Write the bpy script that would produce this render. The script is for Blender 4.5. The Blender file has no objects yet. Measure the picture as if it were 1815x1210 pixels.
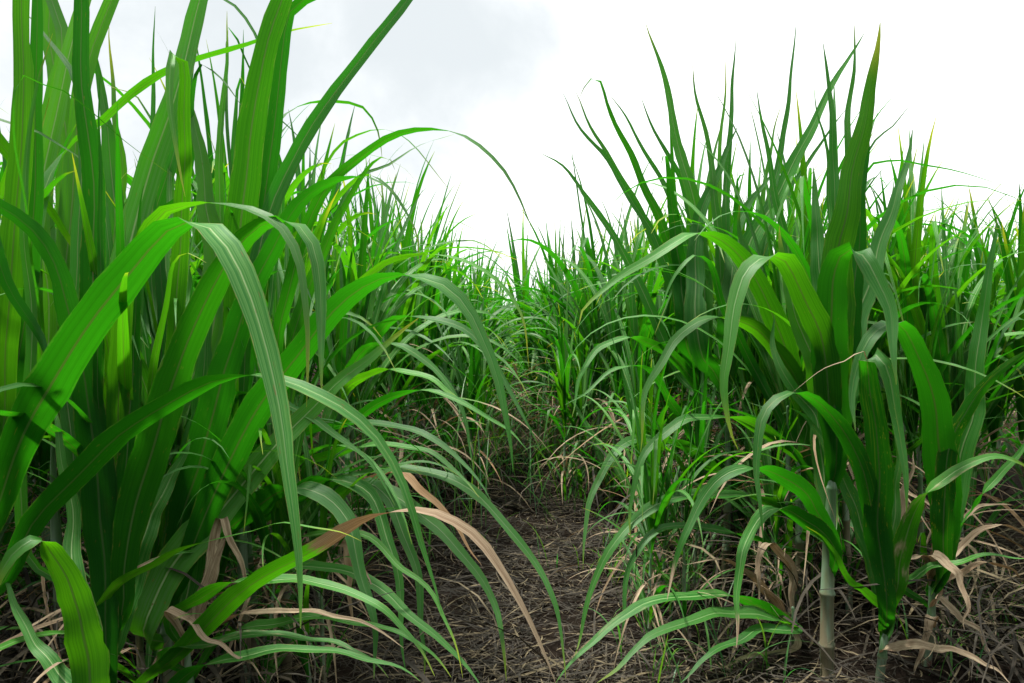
import bpy, math, random
from mathutils import Vector, Matrix, noise
R = math.radians
rng = random.Random(7)
S = bpy.context.scene
COL = S.collection

# ------------------------------------------------------------------ camera
CAM_H, F, W, H = 0.85, 1412.0, 1815.0, 1210.0
PITCH = math.atan(42 / F)                      # looks slightly down
cam_d = bpy.data.cameras.new("camera"); cam = bpy.data.objects.new("camera", cam_d); COL.objects.link(cam)
cam.location = (0, 0, CAM_H); cam.rotation_euler = (R(90) - PITCH, 0, 0)
cam_d.sensor_width = 36; cam_d.lens = 36 * F / W; cam_d.clip_start = 0.05; cam_d.clip_end = 3000
S.camera = cam
C0 = Vector((0, 0, CAM_H)); FW = Vector((0, math.cos(PITCH), -math.sin(PITCH))); UP = Vector((0, math.sin(PITCH), math.cos(PITCH)))
def at(px, py, d):                             # a traced pixel at its own distance -> a point of the field
    return C0 + d * (FW + Vector((1, 0, 0)) * ((px - W / 2) / F) + UP * ((H / 2 - py) / F))

# ------------------------------------------------------------------ node helpers
class NT:
    def __init__(s, name):
        s.m = bpy.data.materials.new(name); s.m.use_nodes = True; s.t = s.m.node_tree; s.t.nodes.clear()
        s.out = s.t.nodes.new("ShaderNodeOutputMaterial")
    def n(s, typ, **kw):
        o = s.t.nodes.new("ShaderNode" + typ)
        for k, v in kw.items(): setattr(o, k, v)
        return o
    def put(s, sock, v):
        if isinstance(v, bpy.types.NodeSocket): s.t.links.new(v, sock)
        else: sock.default_value = v
    def math(s, op, a, b=None, c=None, clamp=False):
        o = s.n("Math", operation=op, use_clamp=clamp); s.put(o.inputs[0], a)
        if b is not None: s.put(o.inputs[1], b)
        if c is not None: s.put(o.inputs[2], c)
        return o.outputs[0]
    def step(s, x, a, b, lo=0.0, hi=1.0):
        o = s.n("MapRange", interpolation_type='SMOOTHSTEP'); s.put(o.inputs[0], x)
        o.inputs[1].default_value = a; o.inputs[2].default_value = b; o.inputs[3].default_value = lo; o.inputs[4].default_value = hi
        return o.outputs[0]
    def mix(s, f, a, b, mode='MIX'):
        o = s.n("Mix", data_type='RGBA', blend_type=mode); s.put(o.inputs[0], f)
        for i, v in ((6, a), (7, b)): s.put(o.inputs[i], v if isinstance(v, bpy.types.NodeSocket) else (*v, 1))
        return o.outputs[2]
    def noise(s, vec, scale, detail=3, rough=.55, dist=0):
        o = s.n("TexNoise"); s.put(o.inputs["Vector"], vec); o.inputs["Scale"].default_value = scale
        o.inputs["Detail"].default_value = detail; o.inputs["Roughness"].default_value = rough; o.inputs["Distortion"].default_value = dist
        return o.outputs[0]
    def comb(s, x, y, z=0.0):
        o = s.n("CombineXYZ")
        for i, v in enumerate((x, y, z)): s.put(o.inputs[i], v)
        return o.outputs[0]

def leaf_material():
    t = NT("cane_leaf"); uv = t.n("UVMap").outputs[0]; sx = t.n("SeparateXYZ"); t.put(sx.inputs[0], uv)
    u, v = sx.outputs[0], sx.outputs[1]
    att = lambda nm: t.n("Attribute", attribute_name=nm).outputs["Fac"]
    dry, spot, rnd0 = att("dry"), att("spot"), att("rnd")
    rnd = t.math('FRACT', t.math('ADD', rnd0, t.n("ObjectInfo").outputs["Random"]))
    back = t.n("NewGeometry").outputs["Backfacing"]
    off = t.math('MULTIPLY', rnd, 37.0)
    edge = t.math('ABSOLUTE', t.math('SUBTRACT', u, 0.5))
    stria = t.noise(t.comb(t.math('ADD', t.math('MULTIPLY', u, 26.0), off), t.math('MULTIPLY', v, 1.1), off), 1.0, 3, .65)
    stri2 = t.noise(t.comb(t.math('ADD', t.math('MULTIPLY', u, 70.0), off), t.math('MULTIPLY', v, 1.5), off), 1.0, 1, .5)
    blot = t.noise(t.comb(t.math('MULTIPLY', u, 2.0), t.math('MULTIPLY', v, 9.0), off), 1.0, 4, .6)
    mid = t.step(edge, 0.016, 0.042, 1.0, 0.0)
    mid = t.math('MULTIPLY', mid, t.step(v, .55, .97, 1.0, .2))
    young = t.math('MULTIPLY', t.step(rnd, .35, 1.0), .8)
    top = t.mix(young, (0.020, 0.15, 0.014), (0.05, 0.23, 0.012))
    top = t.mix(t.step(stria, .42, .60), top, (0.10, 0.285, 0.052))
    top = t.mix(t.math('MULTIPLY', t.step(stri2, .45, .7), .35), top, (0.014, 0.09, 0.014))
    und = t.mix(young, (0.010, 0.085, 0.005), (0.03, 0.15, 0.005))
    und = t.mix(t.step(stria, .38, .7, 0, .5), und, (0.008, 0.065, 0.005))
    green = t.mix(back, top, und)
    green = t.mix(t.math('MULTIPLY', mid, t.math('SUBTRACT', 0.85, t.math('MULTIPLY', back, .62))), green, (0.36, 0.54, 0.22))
    green = t.mix(t.math('MULTIPLY', t.step(blot, .58, .8), .35), green, (0.13, 0.25, 0.02))
    # yellow and rust flecks of older leaves
    fl = t.noise(t.comb(t.math('MULTIPLY', u, 16.0), t.math('MULTIPLY', v, 46.0), off), 1.0, 2, .7)
    flm = t.math('MULTIPLY', t.math('MULTIPLY', t.step(fl, .60, .70), spot), t.step(blot, .45, .62, 0, .6))
    green = t.mix(flm, green, (0.34, 0.33, 0.03))
    strk = t.noise(t.comb(t.math('MULTIPLY', u, 9.0), t.math('MULTIPLY', v, 2.5), off), 1.0, 3, .6)
    green = t.mix(t.math('MULTIPLY', t.step(strk, .58, .70), t.math('MULTIPLY', spot, .8)), green, (0.30, 0.36, 0.03))
    # yellowing and browning point
    tip = t.step(t.math('ADD', v, t.math('MULTIPLY', t.math('SUBTRACT', rnd, .75), .20)), .88, 1.0)
    green = t.mix(tip, green, (0.26, 0.34, 0.02))
    # frayed brown margins and rust flecks
    rag = t.noise(t.comb(t.math('MULTIPLY', u, 3.0), t.math('MULTIPLY', v, 30.0), off), 1.0, 3, .7)
    mar = t.math('MULTIPLY', t.step(t.math('ADD', edge, t.math('MULTIPLY', t.math('SUBTRACT', rag, .5), .22)), .47, .51), .75)
    green = t.mix(mar, green, (0.24, 0.23, 0.06))
    ru = t.noise(t.comb(t.math('MULTIPLY', u, 11.0), t.math('MULTIPLY', v, 60.0), off), 1.0, 1, .5)
    green = t.mix(t.math('MULTIPLY', t.step(ru, .72, .77), .8), green, (0.16, 0.08, 0.025))
    vary = t.math('FRACT', t.math('MULTIPLY', rnd, 7.31))
    green = t.mix(t.step(vary, .15, .85, .5, 0), green, (0.006, 0.045, 0.008))
    # dry tissue
    dn = t.math('ADD', t.math('MULTIPLY', stria, .6), t.math('MULTIPLY', blot, .4))
    straw = t.mix(t.step(dn, .36, .66), (0.12, 0.075, 0.045), (0.42, 0.34, 0.225))
    straw = t.mix(t.math('MULTIPLY', t.step(rnd, .7, 1.0), .6), straw, (0.20, 0.10, 0.035))
    dm = t.step(t.math('ADD', dry, t.math('MULTIPLY', t.math('SUBTRACT', blot, .5), t.math('SUBTRACT', 1.0, t.math('ABSOLUTE', t.math('SUBTRACT', t.math('MULTIPLY', dry, 2.0), 1.0))))), .4, .62)
    col = t.mix(dm, green, straw)
    trn = t.mix(young, (0.025, 0.25, 0.003), (0.12, 0.42, 0.003))
    trn = t.mix(t.step(stria, .38, .68, 0, .55), trn, (0.016, 0.15, 0.002))
    trn = t.mix(t.math('MULTIPLY', mid, .75), trn, (0.06, 0.09, 0.01))
    trn = t.mix(tip, trn, (0.45, 0.50, 0.02))
    trn = t.mix(flm, trn, (0.5, 0.45, 0.03))
    trn = t.mix(dm, trn, (0.20, 0.12, 0.05))
    b = t.n("Bump"); b.inputs["Strength"].default_value = .35; b.inputs["Distance"].default_value = .0012
    t.put(b.inputs["Height"], t.math('ADD', t.math('ADD', stria, t.math('MULTIPLY', stri2, .5)), t.math('MULTIPLY', mid, 1.2)))
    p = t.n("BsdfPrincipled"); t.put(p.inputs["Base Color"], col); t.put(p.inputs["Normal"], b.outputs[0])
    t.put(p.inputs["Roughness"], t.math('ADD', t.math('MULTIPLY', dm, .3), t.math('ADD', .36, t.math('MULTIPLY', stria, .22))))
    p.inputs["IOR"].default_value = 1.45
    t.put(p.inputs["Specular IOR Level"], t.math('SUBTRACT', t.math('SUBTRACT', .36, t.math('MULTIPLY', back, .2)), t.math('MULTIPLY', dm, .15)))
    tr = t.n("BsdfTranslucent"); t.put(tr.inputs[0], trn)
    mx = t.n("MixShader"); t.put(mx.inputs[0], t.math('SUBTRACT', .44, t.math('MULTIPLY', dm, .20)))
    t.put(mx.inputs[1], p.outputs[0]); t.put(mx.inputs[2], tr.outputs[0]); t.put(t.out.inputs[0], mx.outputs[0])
    return t.m

def stalk_material():
    t = NT("cane_stalk"); tc = t.n("TexCoord").outputs["UV"]; sx = t.n("SeparateXYZ"); t.put(sx.inputs[0], tc)
    u, v = sx.outputs[0], sx.outputs[1]
    rnd = t.n("ObjectInfo").outputs["Random"]
    st = t.noise(t.comb(t.math('MULTIPLY', u, 14.0), t.math('MULTIPLY', v, 2.0), t.math('MULTIPLY', rnd, 30.0)), 1.0, 4, .6)
    big = t.noise(t.comb(t.math('MULTIPLY', u, 2.0), t.math('MULTIPLY', v, 5.0), t.math('MULTIPLY', rnd, 30.0)), 1.0, 3, .6)
    c = t.mix(t.step(v, .30, .62), (0.13, 0.11, 0.065), (0.06, 0.13, 0.05))
    c = t.mix(t.step(big, .45, .62), c, (0.13, 0.20, 0.13))           # waxy bloom
    c = t.mix(t.math('MULTIPLY', t.step(st, .5, .7), .6), c, (0.09, 0.10, 0.05))
    c = t.mix(t.math('MULTIPLY', t.step(big, .60, .72), t.step(v, .2, .7, 1, 0)), c, (0.11, 0.055, 0.04))
    p = t.n("BsdfPrincipled"); t.put(p.inputs["Base Color"], c); p.inputs["Roughness"].default_value = .5
    b = t.n("Bump"); b.inputs["Strength"].default_value = .3; b.inputs["Distance"].default_value = .001; t.put(b.inputs["Height"], st)
    t.put(p.inputs["Normal"], b.outputs[0]); t.put(t.out.inputs[0], p.outputs[0])
    return t.m

def soil_material():
    t = NT("field_soil"); pos = t.n("NewGeometry").outputs["Position"]
    a = t.noise(pos, 3.0, 6, .65); b_ = t.noise(pos, 26.0, 5, .7)
    c = t.mix(t.step(a, .35, .7), (0.006, 0.0045, 0.0035), (0.016, 0.0115, 0.008))
    c = t.mix(t.step(b_, .45, .75), c, (0.024, 0.018, 0.013))
    p = t.n("BsdfPrincipled"); t.put(p.inputs["Base Color"], c); p.inputs["Roughness"].default_value = .95
    p.inputs["Specular IOR Level"].default_value = .03
    b = t.n("Bump"); b.inputs["Strength"].default_value = .8; b.inputs["Distance"].default_value = .02; t.put(b.inputs["Height"], t.math('ADD', a, b_))
    t.put(p.inputs["Normal"], b.outputs[0]); t.put(t.out.inputs[0], p.outputs[0])
    return t.m

def straw_material():
    t = NT("dry_straw"); rnd = t.n("Attribute", attribute_name="rnd").outputs["Fac"]
    uv = t.n("UVMap").outputs[0]; sx = t.n("SeparateXYZ"); t.put(sx.inputs[0], uv)
    nz = t.noise(t.comb(t.math('MULTIPLY', sx.outputs[0], 5.0), t.math('MULTIPLY', sx.outputs[1], 3.0), t.math('MULTIPLY', rnd, 50.0)), 1.0, 3, .6)
    c = t.mix(t.step(rnd, 0, .55), (0.008, 0.007, 0.005), (0.030, 0.0262, 0.019))
    c = t.mix(t.step(rnd, .6, 1.0), c, (0.135, 0.108, 0.06))
    c = t.mix(t.step(nz, .4, .75, 0, .6), c, (0.05, 0.037, 0.022))
    p = t.n("BsdfPrincipled"); t.put(p.inputs["Base Color"], c); p.inputs["Roughness"].default_value = .8; p.inputs["Specular IOR Level"].default_value = .25
    t.put(t.out.inputs[0], p.outputs[0])
    return t.m

def grass_material():
    t = NT("weed_grass"); rnd = t.n("Attribute", attribute_name="rnd").outputs["Fac"]
    uv = t.n("UVMap").outputs[0]; sx = t.n("SeparateXYZ"); t.put(sx.inputs[0], uv)
    c = t.mix(rnd, (0.02, 0.10, 0.035), (0.06, 0.17, 0.025))
    c = t.mix(t.step(sx.outputs[1], .8, 1.0, 0, .5), c, (0.25, 0.27, 0.06))
    p = t.n("BsdfPrincipled"); t.put(p.inputs["Base Color"], c); p.inputs["Roughness"].default_value = .5
    tr = t.n("BsdfTranslucent"); t.put(tr.inputs[0], t.mix(rnd, (0.04, 0.24, 0.03), (0.18, 0.38, 0.01)))
    mx = t.n("MixShader"); mx.inputs[0].default_value = .42
    t.put(mx.inputs[1], p.outputs[0]); t.put(mx.inputs[2], tr.outputs[0]); t.put(t.out.inputs[0], mx.outputs[0])
    return t.m

M_LEAF, M_STALK, M_SOIL, M_STRAW, M_GRASS = leaf_material(), stalk_material(), soil_material(), straw_material(), grass_material()

# ------------------------------------------------------------------ mesh collecting
class MB:
    def __init__(s): s.v, s.f, s.uv, s.rnd, s.dry, s.spot, s.mi = [], [], [], [], [], [], []
    def grid(s, rows, uvs, rnd=0, dry=None, spot=0, mat=0, wrap=False):
        b0, n = len(s.v), len(rows[0])
        for i, r in enumerate(rows):
            s.v += r; s.uv += uvs[i]
            s.rnd += [rnd] * n; s.spot += [spot] * n; s.dry += [dry[i] if dry else 0.0] * n
        for i in range(len(rows) - 1):
            for j in range(n - 1):
                a = b0 + i * n + j
                s.f.append((a, a + 1, a + n + 1, a + n)); s.mi.append(mat)
    def mesh(s, name, mats):
        me = bpy.data.meshes.new(name); me.from_pydata([tuple(p) for p in s.v], [], s.f)
        ul = me.uv_layers.new(name="UVMap")
        idx = [0] * len(me.loops); me.loops.foreach_get("vertex_index", idx)
        fl = []
        for i in idx: fl += s.uv[i]
        ul.data.foreach_set("uv", fl)
        for nm, dat in (("rnd", s.rnd), ("dry", s.dry), ("spot", s.spot)):
            me.attributes.new(nm, 'FLOAT', 'POINT').data.foreach_set("value", dat)
        for m in mats: me.materials.append(m)
        me.polygons.foreach_set("material_index", s.mi); me.polygons.foreach_set("use_smooth", [True] * len(s.f))
        me.update(); return me

def link(name, me, parent=None):
    o = bpy.data.objects.new(name, me); COL.objects.link(o)
    if parent: o.parent = parent
    return o
def thing(name, label, cat, loc, group=None, rz=0):
    o = bpy.data.objects.new(name, None); COL.objects.link(o); o.empty_display_size = .1
    o.location = loc; o.rotation_euler = (0, 0, rz); o["label"] = label; o["category"] = cat
    if group: o["group"] = group
    return o

def width_at(t, tip=1.0):
    a = 0.34 + 0.66 * min(1, t / .28) ** .9 if t < .28 else 1.0
    if t > .34:
        q = (t - .34) / .66
        a *= max(0.0, 1 - q) ** .80
    return max(a, .02)

def ribbon(mb, pts, sides, w, rnd=.5, dry=None, spot=0, na=4, fold=.30, wav=.0, seed=0.0, mat=0):
    """One leaf blade: pts along the midrib, sides = unit vectors across; the adaxial face is the face normal's side."""
    n = len(pts); rows, uvs = [], []; rt = random.Random(seed * 977 + w * 5000)
    nick = [(rt.uniform(.25, .9), rt.choice((-1, 1)), rt.uniform(.12, .4)) for _ in range(rt.randint(0, 3))] if na >= 6 else []
    for i in range(n):
        t = i / (n - 1)
        T = (pts[min(i + 1, n - 1)] - pts[max(i - 1, 0)]).normalized()
        s = sides[i] - T * sides[i].dot(T); s.normalize(); N = s.cross(T)
        hw = w * .5 * width_at(t) * (1 + .07 * math.sin(t * 23 + seed * 40) * math.sin(t * 61 + seed * 11)); fo = fold * (1 - .75 * min(1, t * 1.5)) + .07
        row = []; u = []
        for j in range(na + 1):
            c = -1 + 2 * j / na
            for t0, sd, dep in nick:                # torn margin
                if c * sd > .5 and 0 <= t - t0 < .09: c -= sd * dep * (1 - (t - t0) / .09) * abs(c)
            wv = wav * hw * abs(c) * math.sin(t * 38 + seed * 17 + (1.7 if c > 0 else 0)) * (.3 + t * .7)
            row.append(pts[i] + s * (c * hw) + N * (abs(c) * hw * fo + wv)); u.append((.5 + c * .5, t))
        rows.append(row); uvs.append(u)
    mb.grid(rows, uvs, rnd, dry, spot, mat)

def crom(P, n):
    """Catmull-Rom through P, resampled evenly to n+1 points."""
    Q = [P[0] * 2 - P[1]] + list(P) + [P[-1] * 2 - P[-2]]; out = []
    for i in range(1, len(Q) - 2):
        for k in range(8):
            t = k / 8; a, b, c, d = Q[i - 1], Q[i], Q[i + 1], Q[i + 2]
            out.append(.5 * ((2 * b) + (c - a) * t + (2 * a - 5 * b + 4 * c - d) * t * t + (3 * b - a - 3 * c + d) * t ** 3))
    out.append(P[-1].copy())
    L = [0]
    for a, b in zip(out, out[1:]): L.append(L[-1] + (b - a).length)
    res = []; j = 0
    for i in range(n + 1):
        x = L[-1] * i / n
        while j < len(L) - 2 and L[j + 1] < x: j += 1
        q = (x - L[j]) / max(1e-9, L[j + 1] - L[j]); res.append(out[j].lerp(out[j + 1], min(1, q)))
    return res

def tube(mb, P, rad, seg=8, rnd=0, mat=0):
    rows, uvs = [], []
    n = len(P)
    for i, p in enumerate(P):
        T = (P[min(i + 1, n - 1)] - P[max(i - 1, 0)]).normalized()
        a = T.cross(Vector((0, 1, 0.01))).normalized(); b = T.cross(a)
        rows.append([p + (a * math.cos(k * 2 * math.pi / seg) + b * math.sin(k * 2 * math.pi / seg)) * rad[i] for k in range(seg + 1)])
        uvs.append([(k / seg, i / (n - 1)) for k in range(seg + 1)])
    mb.grid(rows, uvs, rnd, None, 0, mat)

def stalk_mesh(mb, a, b, r, mat=0, seg=9, rnd=0):
    """Jointed cane: thin rings at the nodes, tapering to the top."""
    L = (b - a).length; k = max(2, int(L / .11)); P, rad = [], []
    for i in range(k):
        for q, g in ((0, 1.16), (.05, 1.0), (.5, .95), (.93, 1.0), (.97, 1.18)):
            t = (i + q) / k; P.append(a.lerp(b, t) + Vector((math.sin(t * 5 + r * 900) * .004, math.cos(t * 4) * .004, 0))); rad.append(r * g * (1 - .25 * t) * (1 - .6 * max(0, (t - .65) / .35)))
    P.append(b); rad.append(r * .3)
    tube(mb, P, rad, seg, rnd, mat)

# ------------------------------------------------------------------ free-grown leaves
def grown_leaf(r, z0, phi, L, a0, a1, pw, kink=None, n=16, drift=0.0):
    """Midrib that leaves the stalk at angle a0 from the vertical and droops to a1."""
    p = Vector((0, 0, z0)) + Vector((math.cos(phi), math.sin(phi), 0)) * .008; pts = [p.copy()]; sides = []
    tw0 = r.uniform(-.25, .25); tw1 = r.uniform(-.9, .9)
    for i in range(n + 1):
        t = i / n; th = a0 + (a1 - a0) * t ** pw
        if kink and t > kink: th = max(th, R(158))
        ph = phi + drift * t * t
        T = Vector((math.sin(th) * math.cos(ph), math.sin(th) * math.sin(ph), math.cos(th)))
        s = T.cross(Vector((math.sin(th - 1.2) * math.cos(ph), math.sin(th - 1.2) * math.sin(ph), math.cos(th - 1.2))))
        s = s.normalized(); s.rotate(Matrix.Rotation(tw0 + tw1 * t * t, 3, T)); sides.append(s)
        if i < n: p = p + T * (L / n); pts.append(p.copy())
    return pts, sides

def plant_leaves(r, hgt, lean=0.0):
    """List of (kind, pts, sides, width, dry profile, spot, rnd, fold) for one cane of height hgt (to the leaf tips)."""
    out = []; zs = hgt * r.uniform(.24, .34); phi0 = r.uniform(0, 6.28); n = r.randint(16, 19)
    k_ = hgt / 1.65
    for i in range(n):
        age = i / (n - 1); phi = phi0 + math.pi * i + r.uniform(-.55, .55)
        z0 = zs + (1 - age) * .20 * k_ + .02
        if i == 0: L, a0, a1, pw, w = r.uniform(.55, .85), R(r.uniform(1, 5)), R(r.uniform(3, 14)), 2, .018
        elif age < .35: L, a0, a1, pw, w = r.uniform(.9, 1.12), R(r.uniform(3, 13)), R(r.uniform(10, 60)), r.uniform(2, 3.5), r.uniform(.032, .046)
        elif age < .75: L, a0, a1, pw, w = r.uniform(.95, 1.25), R(r.uniform(9, 26)), R(r.uniform(95, 172)), r.uniform(1.5, 2.5), r.uniform(.028, .046)
        elif age < .86: L, a0, a1, pw, w = r.uniform(.75, 1.1), R(r.uniform(25, 48)), R(r.uniform(120, 175)), r.uniform(1.0, 1.6), r.uniform(.022, .038)
        else: L, a0, a1, pw, w, z0 = r.uniform(.6, .95), R(r.uniform(12, 45)), R(r.uniform(70, 165)), r.uniform(1.2, 2.2), r.uniform(.026, .04), r.uniform(.04, .22)
        kink = r.uniform(.55, .8) if age > .2 and r.random() < .10 else None
        pts, sides = grown_leaf(r, z0, phi, L * k_, a0, a1, pw, kink, 16, r.uniform(-.4, .4))
        d0 = 0.0; spot = 1.0 if (age > .6 and r.random() < .4) else 0.0
        dry = None
        if age > .8 and r.random() < .45: dry = [max(0, min(1, (q / 16 - .45) * 3)) for q in range(17)]
        out.append(("leaf", pts, sides, w, dry, spot, r.random(), .32))
    for i in range(4):
        pts, sides = grown_leaf(r, r.uniform(.01, .12), r.uniform(0, 6.28), r.uniform(.35, .7) * k_, R(r.uniform(5, 40)), R(r.uniform(50, 150)), r.uniform(1.2, 2.2), None, 12, r.uniform(-.6, .6))
        out.append(("leaf", pts, sides, r.uniform(.012, .026), None, 0, r.random() * .6, .35))
    for i in range(r.randint(7, 10)):
        phi = phi0 + math.pi * i + r.uniform(-.9, .9)
        pts, sides = grown_leaf(r, zs * r.uniform(.25, .95), phi, r.uniform(.45, .85) * k_, R(r.uniform(25, 70)), R(r.uniform(130, 178)), r.uniform(.6, 1.1), None, 12, r.uniform(-.8, .8))
        pts = [Vector((p.x, p.y, max(p.z, .012 + .01 * (j % 2)))) for j, p in enumerate(pts)]
        out.append(("dry_leaf", pts, sides, r.uniform(.009, .022), [1.0] * len(pts), 0, r.random(), .5))
    return out, zs

def build_parts(root, leaves, zs, r, rad=.013):
    mb = MB(); stalk_mesh(mb, Vector((0, 0, -.03)), Vector((0, 0, zs + .16)), rad); link("stalk", mb.mesh("stalk", [M_STALK]), root)
    for kind, pts, sides, w, dry, spot, rnd, fold in leaves:
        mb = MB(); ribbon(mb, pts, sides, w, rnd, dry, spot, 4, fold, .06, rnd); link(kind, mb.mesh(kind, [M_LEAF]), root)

def one_mesh(leaves, zs, mb, M=None, na=2, every=1, stalk=True, wmul=1.0):
    for kind, pts, sides, w, dry, spot, rnd, fold in leaves:
        k = list(range(0, len(pts), every))
        if k[-1] != len(pts) - 1: k.append(len(pts) - 1)
        P = [pts[i] for i in k]; Q = [sides[i] for i in k]
        if M: P = [M @ p for p in P]; Q = [M.to_3x3() @ q for q in Q]
        ribbon(mb, P, Q, w * wmul, rnd, [dry[i] for i in k] if dry else None, spot, na, fold, 0, rnd)
    if stalk:
        a, b = Vector((0, 0, -.03)), Vector((0, 0, zs + .1))
        if M: a, b = M @ a, M @ b
        stalk_mesh(mb, a, b, .012, 1, 6)

# ------------------------------------------------------------------ ground
def ridge(x, y):
    """Low cane ridges under the rows, furrows between, clods."""
    d = min(abs(abs(x) - .98), abs(abs(x) - 2.5)) if abs(x) < 3.4 else 1
    z = .03 * math.exp(-(d / .28) ** 2) if y < 14 else 0
    if 0 < y < 14 and abs(x) < 4: z += .022 * noise.noise(Vector((x * 5, y * 5, 0))) + .012 * noise.noise(Vector((x * 17, y * 17, 3)))
    return z
def axis(near, fine, far):
    a = [-near + i * fine for i in range(int(2 * near / fine) + 1)]; k = fine; x = a[-1]; o = []
    while x < far: k *= 1.5; x += k; o.append(x)
    return [-q for q in reversed(o)] + a + o
xs = axis(4.0, .08, 900)
ys = [y + 4 for y in axis(6.0, .08, 1100)]
mb = MB(); mb.grid([[Vector((x, y, ridge(x, y))) for x in xs] for y in ys], [[(x, y) for x in xs] for y in ys])
g = link("ground", mb.mesh("ground", [M_SOIL])); g["kind"] = "structure"

# ------------------------------------------------------------------ traced plants of the foreground
# leaf: (traced midrib, visible width in px, distance at base / middle / tip, turn towards the viewer, style)
def hero_plant(label, base_px, base_d, top_z, leaves, rad=.014, lean_px=0):
    if base_px in (1475, 1572, 1655): base_d *= .93; leaves = [(tr, w, tuple(q * .93 for q in ds), k, st) for tr, w, ds, k, st in leaves]
    base = Vector(((base_px - W / 2) / F * base_d, base_d, 0)); base.z = ridge(base.x, base.y)
    root = thing("sugarcane_plant", label, "sugarcane", base, "sugarcane plants at the front of the field")
    zz = sorted(at(*tr[0], ds[0]).z - base.z for tr, wpx, ds, k, st in leaves); top_z = max(.10, min(top_z, zz[len(zz) // 2] - .01))
    topv = Vector((lean_px / F * base_d, 0, top_z))
    mb = MB(); stalk_mesh(mb, Vector((0, 0, -.04)), topv, rad, 0, 12); link("stalk", mb.mesh("stalk", [M_STALK]), root)
    for n_, (tr, wpx, ds, k, st) in enumerate(leaves):
        r = random.Random(base_px * 31 + n_ * 7); P = []; tr = list(tr)
        if tr[-1][1] < 5 and tr[-2][1] > tr[-1][1]:            # runs on above the picture
            (xa, ya), (xb, yb) = tr[-2], tr[-1]; l_ = math.hypot(xb - xa, yb - ya); e_ = 260 + 5 * wpx * .5
            for q in (.5, 1.0): tr.append((xb + (xb - xa) / l_ * e_ * q + 25 * q * q, yb + (yb - ya) / l_ * e_ * q))
        L = [0]
        for a, b in zip(tr, tr[1:]): L.append(L[-1] + math.hypot(b[0] - a[0], b[1] - a[1]))
        for i, (x, y) in enumerate(tr):
            t = L[i] / L[-1]; d = ds[0] + (ds[1] - ds[0]) * t * 2 if t < .5 else ds[1] + (ds[2] - ds[1]) * (t - .5) * 2
            P.append(at(x, y, d) - base)
        hd = Vector((P[-1].x - P[0].x, (ds[2] - ds[0]), 0))
        sg = -1.0 if ds[2] + ds[1] < 2 * ds[0] else 1.0
        z_in = max(.06, min(top_z - .02, P[0].z - .07))
        q = topv * (z_in / top_z)
        if (P[0] - q).length > .03:
            if P[0].z - q.z > .08: P.insert(0, q.lerp(P[0], .5) + Vector((0, 0, .01)))
            P.insert(0, q)
        P = [Vector((p.x, p.y, max(p.z, .03 - base.z))) for p in P]
        pts = crom(P, 34)
        sd_ = n_ * 3.7 + base_px * .11
        pts = [p + Vector((noise.noise(Vector((i * .21, sd_, 0))), noise.noise(Vector((i * .21, sd_, 5))), noise.noise(Vector((i * .21, sd_, 9))))) * (.011 * min(1, i / 8)) for i, p in enumerate(pts)]
        hd.y = sg * max(abs(hd.y), .12, .75 * abs(hd.x)); hd.normalize(); nat = Vector((hd.y, -hd.x, 0)); sides = []
        for i, p in enumerate(pts):
            T = (pts[min(i + 1, 34)] - pts[max(i - 1, 0)]).normalized()
            V = (base + p - C0).normalized(); Fc = T.cross(V)      # across the line of sight
            if Fc.length > 1e-4: Fc.normalize()
            s = nat * (1 - k) + Fc * (k * abs(T.z) ** .6 * (1 if Fc.dot(nat) >= 0 else -1))
            s = s - T * s.dot(T); sides.append(s.normalized() if s.length > 1e-4 else nat)
        for _ in range(7): sides = [(sides[max(0, i - 1)] + sides[i] * 2 + sides[min(34, i + 1)]).normalized() for i in range(35)]
        dm = (ds[0] + ds[1]) / 2; dry, spot, nm = None, 0.0, "leaf"
        if st == "dry": dry, nm = [1.0] * 35, "dry_leaf"
        elif st == "half": dry = [max(0, min(1, (i / 34 - .44) * 7)) for i in range(35)]
        elif st == "edge": dry = [.38] * 35
        elif st == "tip": dry = [max(0, min(1, (i / 34 - .82) * 6)) for i in range(35)]
        elif st == "spot": spot = 1.0
        rnd = .15 + .35 * r.random() if st != "young" else .95
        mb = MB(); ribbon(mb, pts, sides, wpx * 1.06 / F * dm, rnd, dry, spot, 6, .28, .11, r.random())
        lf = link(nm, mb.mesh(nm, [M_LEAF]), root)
        if st == "half": lf["label"] = "leaf green at its base, dried to pale tan towards its drooping tip"

hero_plant("far left cane whose broad leaf arches in front of all others to a hanging tip", -70, 1.42, .45, [
 ([(-30,960),(-5,900),(30,800),(90,685),(170,560),(250,452),(310,405),(370,405),(425,462),(468,580),(493,700),(510,820),(522,930),(532,1030),(537,1115)], 70, (1.36,1.2,1.02), .75, ""),
 ([(0,1040),(60,930),(150,825),(250,742),(340,690),(410,668),(470,662),(530,682),(600,722),(660,775),(700,830),(730,890),(752,960),(770,1030),(782,1090)], 44, (1.34,1.22,1.12), .7, ""),
 ([(5,760),(18,550),(28,330),(38,160),(42,0),(46,-120)], 42, (1.5,1.46,1.45), .85, ""),
 ([(20,760),(45,560),(60,330),(65,150),(64,0),(62,-100)], 30, (1.56,1.55,1.5), .85, ""),
 ([(-40,420),(0,460),(50,560),(80,640),(65,700)], 52, (1.3,1.32,1.3), .7, ""),
 ([(-60,230),(0,250),(60,330),(130,430),(200,520)], 48, (1.62,1.66,1.7), .7, ""),
])
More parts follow.
